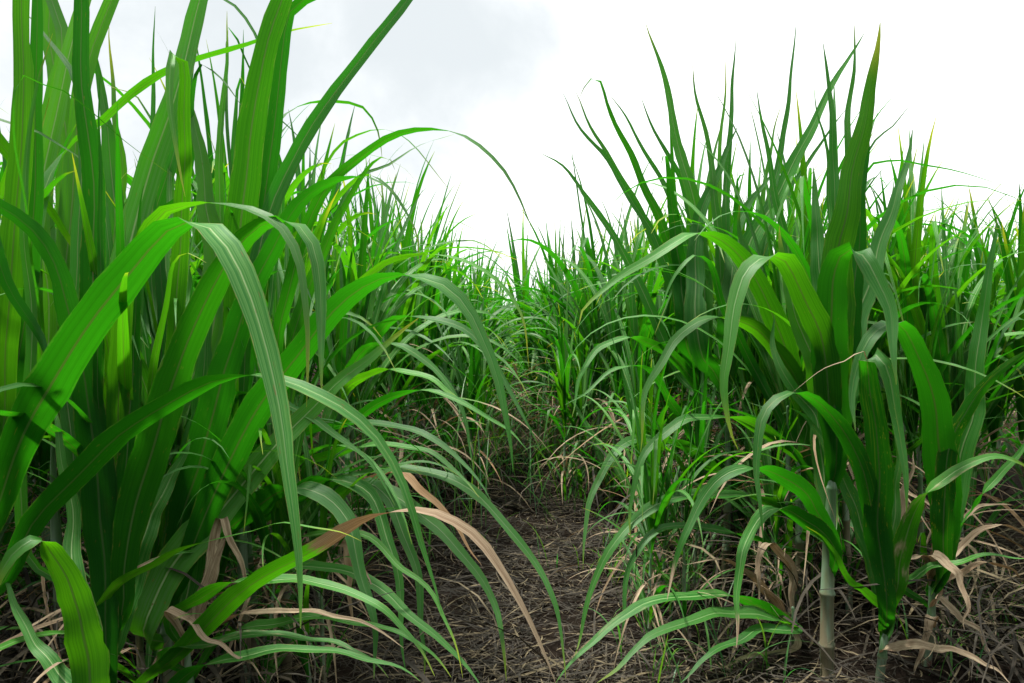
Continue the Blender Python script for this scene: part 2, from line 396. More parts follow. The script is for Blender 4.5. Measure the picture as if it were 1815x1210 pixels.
hero_plant("near left cane with a bright yellow-green leaf bending out to the left edge", 185, 1.47, .42, [
 ([(190,1180),(180,1000),(163,800),(148,650),(115,520),(60,420),(0,362),(-80,330),(-180,350),(-260,430)], 58, (1.45,1.42,1.3), .85, "young"),
 ([(205,1100),(226,800),(237,600),(246,430),(252,330)], 34, (1.46,1.46,1.45), .85, "young"),
 ([(218,1080),(222,1010),(240,910),(265,815),(290,716),(330,600),(375,500),(430,428),(480,393),(520,398),(548,432),(561,490),(568,570),(572,640),(575,700)], 62, (1.46,1.36,1.25), .75, ""),
 ([(198,1000),(205,700),(225,500),(274,393),(320,368),(366,356),(432,363),(485,389),(518,426),(538,468),(546,525),(549,590),(548,640),(547,720)], 36, (1.5,1.36,1.22), .65, ""),
 ([(215,1100),(232,1010),(264,931),(297,865),(328,795),(338,770)], 52, (1.5,1.56,1.62), .85, ""),
 ([(163,900),(163,600),(162,400),(155,250),(150,130),(145,30),(142,-60)], 42, (1.5,1.45,1.42), .85, ""),
 ([(176,700),(178,500),(178,350),(177,220),(180,120)], 16, (1.44,1.42,1.42), .85, "young"),
 ([(150,1120),(195,1052),(250,1018),(310,980),(383,952),(445,938),(515,928),(585,936),(640,960)], 17, (1.45,1.4,1.38), .5, ""),
 ([(140,900),(120,720),(128,560),(140,380),(146,250),(143,185),(128,128),(99,83),(73,50),(43,20),(10,10)], 30, (1.45,1.5,1.6), .45, ""),
 ([(60,1000),(40,860),(55,620),(45,380),(52,180),(90,60)], 22, (1.45,1.45,1.45), .7, ""),
])
hero_plant("low cane at the bottom left corner, one leaf folded over with its pale side up", 175, 1.2, .22, [
 ([(165,1260),(150,1160),(125,1060),(92,985),(62,956),(30,975),(0,1030),(-25,1100)], 62, (1.2,1.16,1.1), .8, ""),
 ([(150,1250),(90,1180),(40,1100),(0,1010)], 34, (1.25,1.3,1.35), .7, ""),
 ([(160,1250),(155,1120),(130,960),(110,800),(80,700)], 40, (1.28,1.36,1.4), .8, ""),
])
hero_plant("tall left cane with a long pale leaf sweeping up to the right", 95, 1.75, .55, [
 ([(60,520),(84,335),(130,258),(185,215),(231,168),(288,128),(350,100),(405,86),(459,73),(505,61),(590,42)], 46, (1.6,1.72,1.85), .42, ""),
 ([(71,420),(75,317),(90,231),(110,149),(133,66),(150,0),(165,-60)], 34, (1.72,1.75,1.8), .85, ""),
 ([(120,420),(135,220),(160,100),(190,20),(215,-40)], 36, (1.8,1.82,1.85), .85, ""),
 ([(80,420),(85,260),(105,130),(110,60),(95,10),(80,-30)], 34, (1.95,1.95,1.95), .85, "young"),
 ([(130,500),(120,300),(105,180),(90,60),(95,-20)], 40, (2.0,2.0,2.0), .85, "young"),
 ([(150,500),(215,330),(205,200),(195,80),(193,40)], 22, (2.0,2.0,2.0), .85, "young"),
 ([(160,560),(200,420),(190,250),(170,140),(160,60)], 46, (1.85,1.85,1.85), .85, ""),
 ([(20,170),(60,152),(110,165),(170,205),(240,265),(310,320)], 6, (1.3,1.3,1.3), .7, "young"),
])
hero_plant("tall cane with one leaf folded at its top into a pale hanging strip", 285, 1.7, .58, [
 ([(318,420),(328,250),(328,140),(318,97),(303,90),(301,130),(308,200),(315,260),(322,310),(331,348)], 30, (1.66,1.58,1.54), .9, ""),
 ([(215,560),(235,400),(265,300),(300,205),(318,145),(337,75),(357,0),(372,-60)], 44, (1.6,1.66,1.7), .9, ""),
 ([(375,600),(378,480),(370,370),(355,280),(340,200),(326,120)], 48, (1.75,1.78,1.8), .9, ""),
 ([(270,500),(272,300),(272,150),(276,10)], 17, (1.85,1.85,1.85), .9, ""),
 ([(245,560),(265,420),(300,300),(330,180),(350,60)], 40, (1.9,1.9,1.9), .9, ""),
 ([(330,520),(300,330),(335,160),(300,110)], 24, (2.0,2.0,2.0), .7, "young"),
 ([(385,520),(388,380),(392,200),(397,90),(399,20)], 22, (1.85,1.85,1.85), .9, ""),
 ([(400,520),(405,400),(415,250),(425,150),(437,135),(425,190)], 18, (1.9,1.9,1.9), .9, "young"),
 ([(300,300),(250,180),(215,160),(190,150)], 14, (1.9,1.9,1.9), .7, "young"),
 ([(290,390),(330,330),(345,130),(380,130),(430,190)], 18, (1.8,1.8,1.75), .6, "young"),
 ([(215,420),(225,360),(237,330),(228,400),(210,440)], 20, (1.7,1.7,1.7), .7, "spot"),
])
hero_plant("tall left cane with the broadest upright leaf and a straight slanting one", 425, 1.78, .60, [
 ([(418,560),(427,430),(434,340),(443,250),(457,170),(477,80),(502,0),(520,-60)], 52, (1.72,1.66,1.62), .95, ""),
 ([(455,520),(466,400),(478,300),(490,200),(503,90),(514,25),(540,0),(560,-10)], 32, (1.76,1.74,1.72), .9, ""),
 ([(440,520),(468,410),(500,322),(545,232),(600,152),(660,77),(700,30),(735,-20)], 29, (1.7,1.72,1.75), .9, ""),
 ([(435,420),(445,330),(460,262),(485,225),(515,192),(551,177),(591,177),(637,187),(658,210),(670,240),(678,280)], 26, (1.85,1.92,1.95), .45, ""),
 ([(450,520),(520,370),(560,300),(580,270)], 14, (1.9,1.95,2.0), .8, ""),
 ([(400,60),(440,110),(470,180),(520,230),(570,290),(585,330)], 7, (1.9,1.9,1.9), .7, ""),
 ([(480,520),(500,330),(480,240),(470,100),(425,20),(395,0)], 10, (1.9,1.9,1.9), .7, "young"),
])
hero_plant("cane whose two wide leaves arch to the right at mid height, midribs lit through", 290, 1.66, .40, [
 ([(300,1000),(350,830),(400,650),(450,510),(500,410),(540,355),(580,322),(620,310),(660,314),(700,340)], 58, (1.64,1.6,1.55), .8, ""),
 ([(320,1030),(400,830),(472,700),(548,597),(600,548),(640,517),(683,495),(720,489),(760,498),(800,517),(835,555),(860,600),(882,650),(894,705),(902,770),(906,830)], 54, (1.62,1.5,1.38), .75, ""),
 ([(250,1120),(300,1010),(383,915),(440,845),(500,780),(545,735),(600,680),(650,640),(696,600),(740,565)], 58, (1.56,1.66,1.75), .85, ""),
 ([(300,1060),(330,900),(350,760),(365,600),(370,500)], 56, (1.66,1.66,1.66), .9, ""),
 ([(330,1060),(345,960),(370,800),(395,690),(410,600)], 48, (1.72,1.72,1.72), .9, ""),
 ([(270,700),(290,560),(300,480),(330,452),(370,470)], 20, (1.6,1.55,1.5), .7, ""),
])
hero_plant("cane sending one thin dark arch high across the open sky towards the right row", 500, 1.85, .55, [
 ([(490,620),(530,440),(570,350),(600,311),(640,275),(683,247),(732,231),(775,228),(815,236),(855,262),(891,299),(914,339),(930,375),(947,410)], 24, (1.8,1.68,1.6), .6, ""),
 ([(510,620),(560,480),(620,350),(665,290),(690,280),(700,300)], 26, (1.85,1.85,1.8), .8, "young"),
 ([(540,640),(580,560),(620,520),(669,476),(699,461),(739,454),(785,458),(831,470),(874,490),(904,520),(924,560),(932,600),(935,650)], 20, (2.0,1.92,1.85), .5, ""),
 ([(560,500),(620,330),(690,290),(740,262),(805,238)], 14, (2.1,2.1,2.1), .7, "young"),
 ([(560,430),(600,350),(650,310),(700,340),(730,400),(745,470)], 16, (2.0,1.95,1.9), .6, ""),
 ([(540,420),(590,275),(640,235),(690,230),(730,255),(770,310),(800,350)], 9, (2.2,2.15,2.1), .6, ""),
])
hero_plant("low cane left of the furrow with one leaf dried pale tan along its outer half", 330, 1.56, .26, [
 ([(240,1230),(300,1175),(362,1113),(424,1058),(486,1008),(548,970),(610,940),(660,917),(700,906),(746,903),(800,928),(850,968),(900,1030),(940,1095),(965,1155),(985,1215)], 40, (1.52,1.4,1.3), .6, "half"),
 ([(300,1100),(362,1055),(424,1035),(507,1026),(569,1033),(631,1053),(680,1080),(717,1117),(746,1155),(771,1196)], 30, (1.56,1.48,1.36), .6, ""),
 ([(290,1165),(345,1142),(424,1130),(507,1130),(589,1142),(650,1165),(690,1200)], 24, (1.5,1.46,1.4), .6, "edge"),
 ([(300,1230),(329,1196),(403,1163),(486,1146),(569,1150),(631,1163),(693,1183),(740,1206)], 30, (1.46,1.42,1.36), .6, ""),
 ([(380,1140),(412,1121),(474,1105),(548,1095),(622,1100),(705,1121),(760,1150),(800,1200)], 24, (1.6,1.55,1.46), .6, ""),
 ([(330,1150),(400,1100),(480,1080),(570,1085),(650,1105),(720,1150)], 18, (1.58,1.52,1.48), .6, "dry"),
 ([(390,920),(410,960),(430,1020),(440,1090)], 20, (1.6,1.58,1.58), .8, "dry"),
 ([(395,950),(370,1010),(345,1090),(330,1160)], 18, (1.6,1.58,1.58), .8, "dry"),
 ([(300,1080),(360,1120),(430,1170),(470,1205)], 14, (1.5,1.45,1.4), .8, "dry"),
])
hero_plant("cane whose striped dark leaves fall in parallel arcs behind the half tan leaf", 440, 1.85, .42, [
 ([(400,950),(474,886),(527,869),(569,878),(597,907),(622,948),(635,990),(647,1043),(660,1113),(664,1200)], 42, (1.75,1.62,1.5), .8, ""),
 ([(490,900),(564,861),(614,853),(651,874),(680,923),(697,989),(707,1051),(713,1113),(717,1190)], 30, (1.8,1.7,1.6), .8, ""),
 ([(560,880),(639,853),(680,878),(705,919),(726,981),(740,1030),(748,1113),(752,1200)], 28, (1.85,1.75,1.66), .8, ""),
 ([(440,1030),(530,1000),(600,1010),(665,1035),(715,1075),(765,1115),(820,1170),(855,1215)], 32, (1.75,1.62,1.5), .6, ""),
 ([(340,760),(407,708),(465,704),(531,725),(589,762),(643,807),(680,857),(701,894)], 24, (1.8,1.7,1.6), .7, ""),
 ([(560,945),(600,940),(650,955),(700,990),(750,1035),(785,1090),(810,1150),(822,1200)], 16, (1.75,1.62,1.5), .7, ""),
 ([(480,905),(560,850),(640,832),(720,830)], 18, (1.8,1.78,1.7), .6, ""),
 ([(600,960),(615,1000),(622,1060),(628,1120)], 22, (1.8,1.75,1.72), .8, "dry"),
])
hero_plant("cane at the left edge of the bare straw, with pale leaves hanging over the furrow", 560, 2.15, .48, [
 ([(430,830),(500,782),(575,752),(650,747),(725,756),(780,785),(820,820),(855,860),(872,890)], 26, (2.1,1.9,1.72), .7, ""),
 ([(540,830),(620,795),(700,790),(760,799),(810,835),(850,880)], 22, (2.15,2.0,1.85), .7, ""),
 ([(560,860),(640,838),(720,832),(780,842),(830,865),(870,900),(910,945),(950,1005),(980,1060),(995,1110),(1003,1205)], 24, (2.1,1.9,1.7), .7, ""),
 ([(560,890),(640,865),(700,878),(760,925),(810,970),(850,1020),(880,1080),(895,1145),(898,1205)], 32, (2.0,1.85,1.7), .75, ""),
 ([(580,760),(640,740),(700,700),(760,690),(830,720),(900,760),(940,800)], 18, (2.2,2.1,2.0), .7, ""),
 ([(600,700),(650,665),(700,655),(760,672),(800,700),(840,735)], 26, (2.25,2.15,2.05), .6, ""),
 ([(590,720),(640,625),(700,610),(760,640),(800,690),(830,760),(840,840)], 20, (2.3,2.2,2.1), .7, ""),
 ([(700,840),(760,880),(810,930),(850,1000)], 18, (2.1,2.05,2.0), .7, "dry"),
 ([(640,640),(690,570),(760,565),(820,580),(860,620),(900,690),(940,760),(960,800)], 22, (2.4,2.3,2.2), .7, ""),
])
hero_plant("right hand cane on the thickest green stalk with the tallest upright leaves", 1475, 1.98, .62, [
 ([(1478,780),(1478,650),(1482,520),(1492,420),(1507,330),(1525,240),(1540,165),(1550,100),(1557,40)], 60, (1.95,1.9,1.88), .95, ""),
 ([(1490,760),(1505,600),(1520,450),(1530,330),(1537,210)], 36, (2.0,1.98,1.96), .9, ""),
 ([(1472,680),(1463,540),(1451,430),(1443,360),(1444,296)], 44, (1.95,2.0,2.04), .95, ""),
 ([(1478,700),(1482,550),(1480,400),(1478,250),(1470,150),(1464,70)], 26, (2.05,2.05,2.05), .9, ""),
 ([(1488,700),(1496,500),(1502,330),(1508,180),(1517,30)], 22, (2.1,2.1,2.1), .9, ""),
 ([(1480,620),(1476,400),(1462,260),(1450,185),(1443,150),(1449,160)], 12, (2.0,2.0,2.0), .9, "young"),
 ([(1482,820),(1478,700),(1474,600),(1478,520),(1490,460),(1505,442),(1530,452),(1550,478),(1566,515),(1580,560),(1588,610),(1590,680)], 62, (1.95,1.86,1.74), .85, ""),
 ([(1478,810),(1470,690),(1458,610),(1430,540),(1402,480),(1382,456),(1350,461),(1318,495),(1301,540),(1293,585),(1287,635),(1284,685),(1288,735),(1295,770),(1308,798)], 46, (1.95,1.84,1.74), .8, ""),
 ([(1495,760),(1515,590),(1540,500),(1566,415),(1592,330),(1608,270),(1618,230)], 42, (2.0,2.05,2.1), .9, ""),
 ([(1520,460),(1538,275),(1580,218),(1615,181)], 12, (2.1,2.1,2.1), .8, "young"),
 ([(1510,420),(1538,304),(1565,287),(1596,283),(1650,294),(1715,311),(1775,327)], 12, (2.05,2.0,1.95), .6, "young"),
 ([(1482,985),(1462,950),(1430,920),(1395,904),(1362,908),(1336,930),(1318,970),(1308,1030),(1305,1090),(1307,1148)], 30, (1.95,1.86,1.78), .75, "tip"),
 ([(1480,960),(1440,890),(1390,845),(1340,829),(1306,828),(1272,851),(1241,888),(1221,929),(1204,976),(1191,1020),(1182,1061)], 32, (1.96,1.86,1.8), .8, "tip"),
 ([(1470,900),(1450,760),(1410,690),(1380,640),(1370,560)], 34, (2.05,2.1,2.15), .9, "spot"),
 ([(1478,760),(1440,640),(1400,520),(1380,400)], 40, (2.1,2.1,2.1), .9, ""),
], .017)
hero_plant("right hand cane with yellow-flecked folded leaves on a thin pale brown stalk", 1572, 1.92, .40, [
 ([(1575,1085),(1562,1000),(1548,900),(1530,833),(1504,782),(1479,744),(1449,710),(1415,693),(1385,701),(1357,735),(1344,785),(1341,840),(1346,900),(1352,958)], 36, (1.9,1.8,1.7), .8, "spot"),
 ([(1572,1085),(1562,980),(1556,880),(1550,760),(1541,665),(1537,636),(1552,634),(1573,660),(1586,700),(1593,750),(1596,800),(1598,850),(1600,910)], 46, (1.88,1.8,1.72), .95, "spot"),
 ([(1576,1085),(1580,980),(1588,900),(1592,820),(1584,740)], 24, (1.92,1.94,1.95), .9, "spot"),
 ([(1580,1070),(1598,985),(1618,915),(1642,875),(1683,842),(1726,818),(1764,808),(1800,815),(1840,840)], 34, (1.9,1.85,1.8), .8, "edge"),
 ([(1572,1085),(1540,960),(1500,860),(1470,800),(1430,740),(1400,720)], 36, (1.96,2.0,2.05), .9, "spot"),
 ([(1530,637),(1500,636),(1460,652),(1425,678),(1400,700)], 5, (1.8,1.78,1.76), .6, "dry"),
 ([(1580,1030),(1592,960),(1605,880),(1618,800)], 22, (1.95,1.97,2.0), .9, "dry"),
 ([(1570,1148),(1633,1143),(1692,1154),(1746,1177),(1795,1212)], 20, (1.92,1.8,1.7), .7, "dry"),
 ([(1572,1090),(1500,1020),(1470,960),(1430,930)], 16, (1.9,1.86,1.84), .7, ""),
], .011)
hero_plant("cane by the right edge with dry straw-coloured leaves drooping from its short stalk", 1655, 2.0, .30, [
 ([(1668,1010),(1676,920),(1672,850),(1664,780),(1655,720),(1640,655),(1620,605),(1592,574),(1560,580),(1535,605),(1522,645),(1516,705),(1514,765)], 54, (1.98,1.88,1.78), .85, ""),
 ([(1672,1010),(1683,940),(1704,812),(1725,684),(1742,556),(1755,471),(1765,380)], 40, (2.0,2.0,2.0), .95, "young"),
 ([(1672,1010),(1676,880),(1690,782),(1717,727),(1760,671),(1815,629),(1880,595)], 38, (1.96,1.9,1.85), .8, "spot"),
 ([(1670,1010),(1691,956),(1725,897),(1768,846),(1815,795),(1860,750)], 24, (1.98,1.95,1.9), .85, ""),
 ([(1600,1032),(1648,1011),(1686,999),(1737,988),(1782,984),(1830,990)], 18, (1.98,1.9,1.85), .6, ""),
 ([(1650,990),(1678,990),(1695,1020),(1707,1064),(1714,1120)], 18, (1.95,1.88,1.84), .8, "dry"),
 ([(1655,1000),(1625,985),(1590,990),(1560,1010)], 14, (1.98,1.94,1.92), .7, "dry"),
 ([(1672,1010),(1720,950),(1770,930),(1815,945),(1850,970)], 14, (2.1,2.1,2.1), .7, "dry"),
 ([(1672,990),(1720,905),(1760,890),(1815,900)], 13, (2.15,2.15,2.15), .7, "dry"),
 ([(1672,1030),(1740,1000),(1790,1010),(1830,1040)], 13, (2.1,2.1,2.1), .7, "dry"),
 ([(1660,1060),(1700,1090),(1740,1130),(1780,1200)], 12, (2.0,1.95,1.9), .7, "dry"),
 ([(1655,1090),(1640,1130),(1625,1190),(1622,1220)], 16, (1.98,1.95,1.95), .7, "dry"),
], .012)
hero_plant("right row cane whose long pale leaf arches left over the furrow", 1420, 2.25, .50, [
 ([(1430,760),(1405,660),(1387,600),(1358,530),(1324,470),(1291,435),(1258,419),(1225,417),(1185,436),(1139,466),(1099,493),(1060,522),(1032,548),(1026,575)], 38, (2.25,2.15,2.05), .7, ""),
 ([(1440,760),(1400,650),(1350,590),(1310,571),(1264,562),(1231,569),(1198,598),(1172,641),(1149,681),(1139,731),(1137,800)], 30, (2.25,2.12,2.0), .75, ""),
 ([(1430,930),(1347,888),(1306,876),(1255,873),(1214,878),(1170,891),(1133,919),(1102,946),(1075,983),(1052,1037),(1035,1088),(1025,1139),(1018,1206)], 28, (2.2,2.05,1.92), .7, ""),
 ([(1430,980),(1330,955),(1280,938),(1241,932),(1208,931),(1174,935),(1143,956),(1123,990),(1109,1030),(1102,1088),(1102,1168)], 22, (2.2,2.05,1.95), .7, ""),
 ([(1420,820),(1350,762),(1285,740),(1225,740),(1185,760),(1150,795),(1130,840),(1120,885),(1116,955)], 26, (2.25,2.12,2.02), .7, ""),
 ([(1330,640),(1290,560),(1268,493),(1254,463),(1231,450),(1212,466),(1185,509),(1165,560)], 18, (2.3,2.25,2.2), .7, "young"),
 ([(1420,800),(1420,640),(1400,520),(1397,430),(1374,331),(1357,242),(1340,150)], 22, (2.3,2.3,2.3), .9, ""),
 ([(1410,760),(1360,560),(1320,440),(1310,350)], 36, (2.4,2.4,2.4), .9, ""),
 ([(1440,860),(1400,760),(1360,640),(1320,560),(1300,520)], 34, (2.3,2.32,2.35), .9, "spot"),
], .014)
hero_plant("low cane right of the furrow with white-striped leaves lying flat to the left", 1410, 2.02, .20, [
 ([(1405,1110),(1357,1078),(1306,1063),(1245,1054),(1187,1058),(1140,1071),(1102,1095),(1065,1125),(1028,1159),(985,1210)], 32, (1.98,1.86,1.74), .6, "edge"),
 ([(1400,1108),(1340,1085),(1289,1090),(1238,1098),(1187,1115),(1147,1135),(1109,1166),(1058,1212)], 32, (1.95,1.82,1.72), .6, ""),
 ([(1405,1115),(1357,1117),(1306,1134),(1265,1156),(1231,1183),(1200,1212)], 26, (1.92,1.82,1.75), .6, ""),
 ([(1400,1100),(1340,1030),(1300,1000),(1260,990),(1215,1000)], 18, (2.1,2.05,2.0), .6, "dry"),
 ([(1410,1150),(1340,1160),(1280,1190),(1250,1215)], 14, (1.95,1.9,1.85), .6, "dry"),
 ([(1400,1000),(1360,960),(1345,1000),(1350,1080)], 16, (2.05,2.0,1.98), .7, "dry"),
], .012)
hero_plant("cane of the right row with slender leaves fanned up and left against the white sky", 1245, 2.65, .60, [
 ([(1240,650),(1200,520),(1165,431),(1132,371),(1083,295),(1033,229),(998,165)], 18, (2.6,2.6,2.6), .9, ""),
 ([(1235,640),(1190,500),(1140,390),(1083,285),(1043,216),(1018,160)], 17, (2.7,2.7,2.7), .9, ""),
 ([(1240,620),(1205,480),(1169,384),(1139,325),(1106,249),(1076,186),(1060,141),(1043,143),(1028,172)], 19, (2.6,2.55,2.5), .9, ""),
 ([(1240,560),(1215,430),(1179,331),(1139,265),(1112,212),(1079,165)], 15, (2.75,2.75,2.75), .9, ""),
 ([(1245,560),(1230,410),(1212,331),(1182,272),(1155,226),(1134,172)], 18, (2.65,2.65,2.65), .9, ""),
 ([(1250,600),(1245,450),(1230,350),(1204,250),(1186,173),(1165,100),(1147,40)], 28, (2.6,2.6,2.6), .9, ""),
 ([(1215,600),(1205,480),(1194,398),(1188,325),(1179,270),(1172,290)], 34, (2.55,2.55,2.5), .95, ""),
 ([(1200,660),(1150,540),(1100,440),(1050,360),(1000,300),(955,270)], 18, (2.7,2.7,2.7), .9, ""),
 ([(1230,780),(1180,700),(1145,652),(1100,652),(1050,682),(1000,718)], 16, (2.55,2.4,2.3), .7, ""),
 ([(1280,850),(1220,795),(1155,780),(1110,785),(1075,818),(1050,875),(1037,945),(1034,1010)], 24, (2.5,2.3,2.15), .75, ""),
 ([(1240,700),(1200,640),(1130,600),(1070,610),(1030,660),(1015,740)], 20, (2.6,2.5,2.4), .7, ""),
], .013)
hero_plant("right row cane with a wide yellow-green blade among needle-thin upright leaves", 1290, 2.55, .60, [
 ([(1285,640),(1275,450),(1264,312),(1255,259),(1238,183),(1227,110)], 18, (2.5,2.5,2.5), .9, ""),
 ([(1285,640),(1275,420),(1278,270),(1282,190),(1285,95)], 13, (2.6,2.6,2.6), .9, ""),
 ([(1290,640),(1288,450),(1290,320),(1294,240),(1299,160),(1304,65)], 18, (2.55,2.55,2.55), .9, ""),
 ([(1240,620),(1232,470),(1238,390),(1258,338),(1284,283),(1306,225)], 38, (2.45,2.5,2.52), .95, "young"),
 ([(1300,600),(1330,430),(1388,325),(1427,250),(1465,175),(1504,105),(1532,58)], 32, (2.5,2.5,2.5), .9, ""),
 ([(1310,620),(1340,460),(1372,340),(1388,261),(1400,158),(1412,40)], 17, (2.5,2.5,2.5), .9, ""),
 ([(1290,560),(1307,400),(1345,335),(1375,300)], 34, (2.45,2.5,2.55), .9, ""),
 ([(1330,560),(1370,380),(1430,290),(1500,190)], 16, (2.6,2.6,2.6), .9, ""),
 ([(1320,560),(1345,400),(1368,260),(1384,182)], 14, (2.65,2.65,2.65), .9, ""),
 ([(1300,500),(1305,340),(1310,312),(1330,306),(1345,320)], 16, (2.5,2.45,2.4), .8, ""),
], .013)


# ------------------------------------------------------------------ free-grown rows
def row_x(y):
    """Half the spacing of the two rows beside the furrow: lodged canes close in on it further along."""
    q = max(0, min(1, (y - 2.2) / 2.8)); return .92 - .44 * q * q * (3 - 2 * q)
def row_plants():
    protos = []
    for i in range(14):
        r = random.Random(100 + i); lv, zs = plant_leaves(r, r.uniform(1.45, 1.85)); protos.append((lv, zs, r))
    roots = [None] * 14
    def put(i, x, y, label, group, sc):
        loc = Vector((x, y, ridge(x, y))); rz = rng.uniform(0, 6.28)
        tilt = (rng.uniform(-.10, .10), rng.uniform(-.10, .10))
        if roots[i] is None:
            t = thing("sugarcane_plant", label, "sugarcane", loc, group, rz); build_parts(t, protos[i][0], protos[i][1], protos[i][2]); roots[i] = t
        else:
            t = roots[i].copy(); COL.objects.link(t); t.location = loc; t["label"] = label; t["group"] = group
            for c in KIDS[i]:
                o = c.copy(); COL.objects.link(o); o.parent = t
        t.rotation_euler = (tilt[0], tilt[1], rz); t.scale = (sc,) * 3
        if i not in KIDS: KIDS[i] = list(t.children)
    KIDS = {}
    near = []
    y = 1.62
    while y < 5.2: near.append((-1, y)); y += rng.uniform(.036, .066)
    y = 2.2
    while y < 5.2: near.append((1, y)); y += rng.uniform(.034, .062)
    for s, y in near:
        x = s * (row_x(y) + rng.uniform(-.36, .42))
        if s > 0 and y < 3: x += .1
        if s < 0 and y < 2.4: x -= .08
        side = "left" if s < 0 else "right"
        lab = (f"green sugarcane plant close behind the front canes of the row {side} of the furrow" if y < 3.4
               else f"green sugarcane plant in the middle stretch of the row {side} of the furrow")
        sc = rng.uniform(.86, 1.04)
        sc *= (.78 if s < 0 else .96) + (.22 if s < 0 else .04) * max(0, min(1, (abs(x) - .34) / .6))
        if s < 0 and y < 2.6: sc = rng.uniform(.62, .76)
        if s > 0: sc *= (.80 if y < 2.7 else .90 if y < 3.6 else 1.0) if x > 1.0 else .88
        put(rng.randrange(14), x, y, lab, f"sugarcane plants in the {'nearer' if y < 3.4 else 'middle'} stretch of the {side} row", sc)
    for k in range(26):
        s = -1 if k < 12 else 1
        y = rng.uniform(1.62, 2.5) if s < 0 else rng.uniform(2.05, 3.1)
        x = s * (rng.uniform(.42, .95) if s < 0 else rng.uniform(.36, .9)); side = "left" if s < 0 else "right"
        put(rng.randrange(14), x, y, f"short young sugarcane plant at the foot of the row {side} of the furrow", f"short young sugarcane at the foot of the {side} row", rng.uniform(.36, .5))
    for k in range(10):
        s = -1 if k % 2 else 1; side = "left" if s < 0 else "right"
        put(rng.randrange(14), s * rng.uniform(.12, .42) + .04, rng.uniform(3.5, 5.2), f"half-grown sugarcane plant leaning into the furrow from the {side} row", f"half-grown sugarcane leaning in from the {side} row", rng.uniform(.46, .62))
    # plants too small in the picture to show their parts: one mesh each
    ms = []
    for i in range(10):
        mb = MB(); one_mesh(protos[i][0], protos[i][1], mb, None, 2, 1); ms.append(mb.mesh("sugarcane_plant", [M_LEAF, M_STALK]))
    far = []
    for s in (-1, 1):
        y = 5.2
        while y < 8: far.append((s * row_x(y), y)); y += rng.uniform(.09, .15)
        y = 2.7 if s > 0 else 3.2
        while y < 6.0: far.append((s * 2.5, y)); y += rng.uniform(.08, .14)
    for x0, y in far:
        x = x0 + rng.uniform(-.3, .3); side = "left" if x < 0 else "right"
        o = link("sugarcane_plant", ms[rng.randrange(10)])
        o.location = (x, y, ridge(x, y)); o.rotation_euler = (rng.uniform(-.1, .1), rng.uniform(-.1, .1), rng.uniform(0, 6.28)); o.scale = (rng.uniform(.88, 1.04) * (.66 + .34 * min(1, abs(x) / .95)) * (.86 if x0 > 2 else .95 if x0 < -2 else 1.0 if x0 < 0 else .93),) * 3
        o["category"] = "sugarcane"
        if abs(x0) < 2: o["label"], o["group"] = f"small-looking sugarcane plant far along the row {side} of the furrow", f"sugarcane plants far along the {side} row"
        else: o["label"], o["group"] = f"sugarcane plant of the second row, behind the row {side} of the furrow", f"sugarcane plants of the second row on the {side}"
    # the rest of the field reads as one mass
    mb = MB()
    lo = [(lv, zs) for lv, zs, _ in protos]
    def scatter(x0, y0, y1, gap, big=1.0, jx=.3):
        y = y0
        while y < y1:
            lv, zs = lo[rng.randrange(14)]; sc = rng.uniform(.9, 1.06) * big * (.88 if y > 7 else 1.0); x = (x0 if abs(x0) > 1.1 or y < 5 or abs(x0) < .9 else math.copysign(row_x(y), x0)) + rng.uniform(-jx, jx)
            M = Matrix.Translation((x, y, 0)) @ Matrix.Rotation(rng.uniform(0, 6.28), 4, 'Z') @ Matrix.Scale(sc, 4)
            one_mesh(lv[:9], zs, mb, M, 2, 1 if abs(y) < 5 else 2 if y < 18 else 3, False, 1.0 if y < 18 else 1.35); y += gap * rng.uniform(.7, 1.3)
    for s in (-1, 1):
        scatter(s * 1.05, 8, 34, .15, .78); scatter(s * 1.6, 6, 30, .16, 1.0, .25)
        scatter(s * 2.5, 6.0, 30, .18)
        scatter(s * 4.0, 4.5 if s > 0 else 6, 26, .22)
        scatter(s * 5.5, 7, 26, .3); scatter(s * 7.0, 9, 26, .4); scatter(s * 8.5, 11, 26, .5)
        scatter(s * .95, -4.0, -.35, .045); scatter(s * 1.45, -4.5, .2, .05); scatter(s * 1.85, .2, 1.0, .05); scatter(s * 2.6, -4, 2.6, .08)      # the rows go on beside and behind the viewer
    scatter(-1.8, .4, 1.5, .025, 1.06, .22);  scatter(-2.4, 1.2, 3.2, .06, .95); scatter(-.95, -.9, .0, .06, 1.0, .12); scatter(1.0, -.9, .0, .07, 1.0, .12); scatter(2.6, 1.4, 2.6, .05, .8); scatter(-1.65, 1.9, 4.5, .05, .74); scatter(-1.35, 1.75, 4.5, .045, .72); scatter(1.75, 2.5, 5.5, .04, .72); scatter(1.35, 2.6, 5.5, .045, .68)  # the first is a tall packed clump, unseen, added to shade the left canes
    for k in range(6): scatter(-1.3 + k * .52, -4.5, -1.1, .13)  # unseen cane added across the furrow behind the viewer, blocks the low sky
    for k in range(10): scatter(-1.8 + k * .4, 30, 38, .5, .72)
    scatter(-.1, 4.9, 7, .13, .34, .4); scatter(-.1, 7, 13, .13, .45, .45); scatter(.15, 13, 30, .25, .56, .5)
    o = link("sugarcane_field", mb.mesh("sugarcane_field", [M_LEAF, M_STALK])); o["kind"] = "stuff"; o["category"] = "sugarcane"
    o["label"] = "mass of green sugarcane filling the field beyond the countable rows"
row_plants()

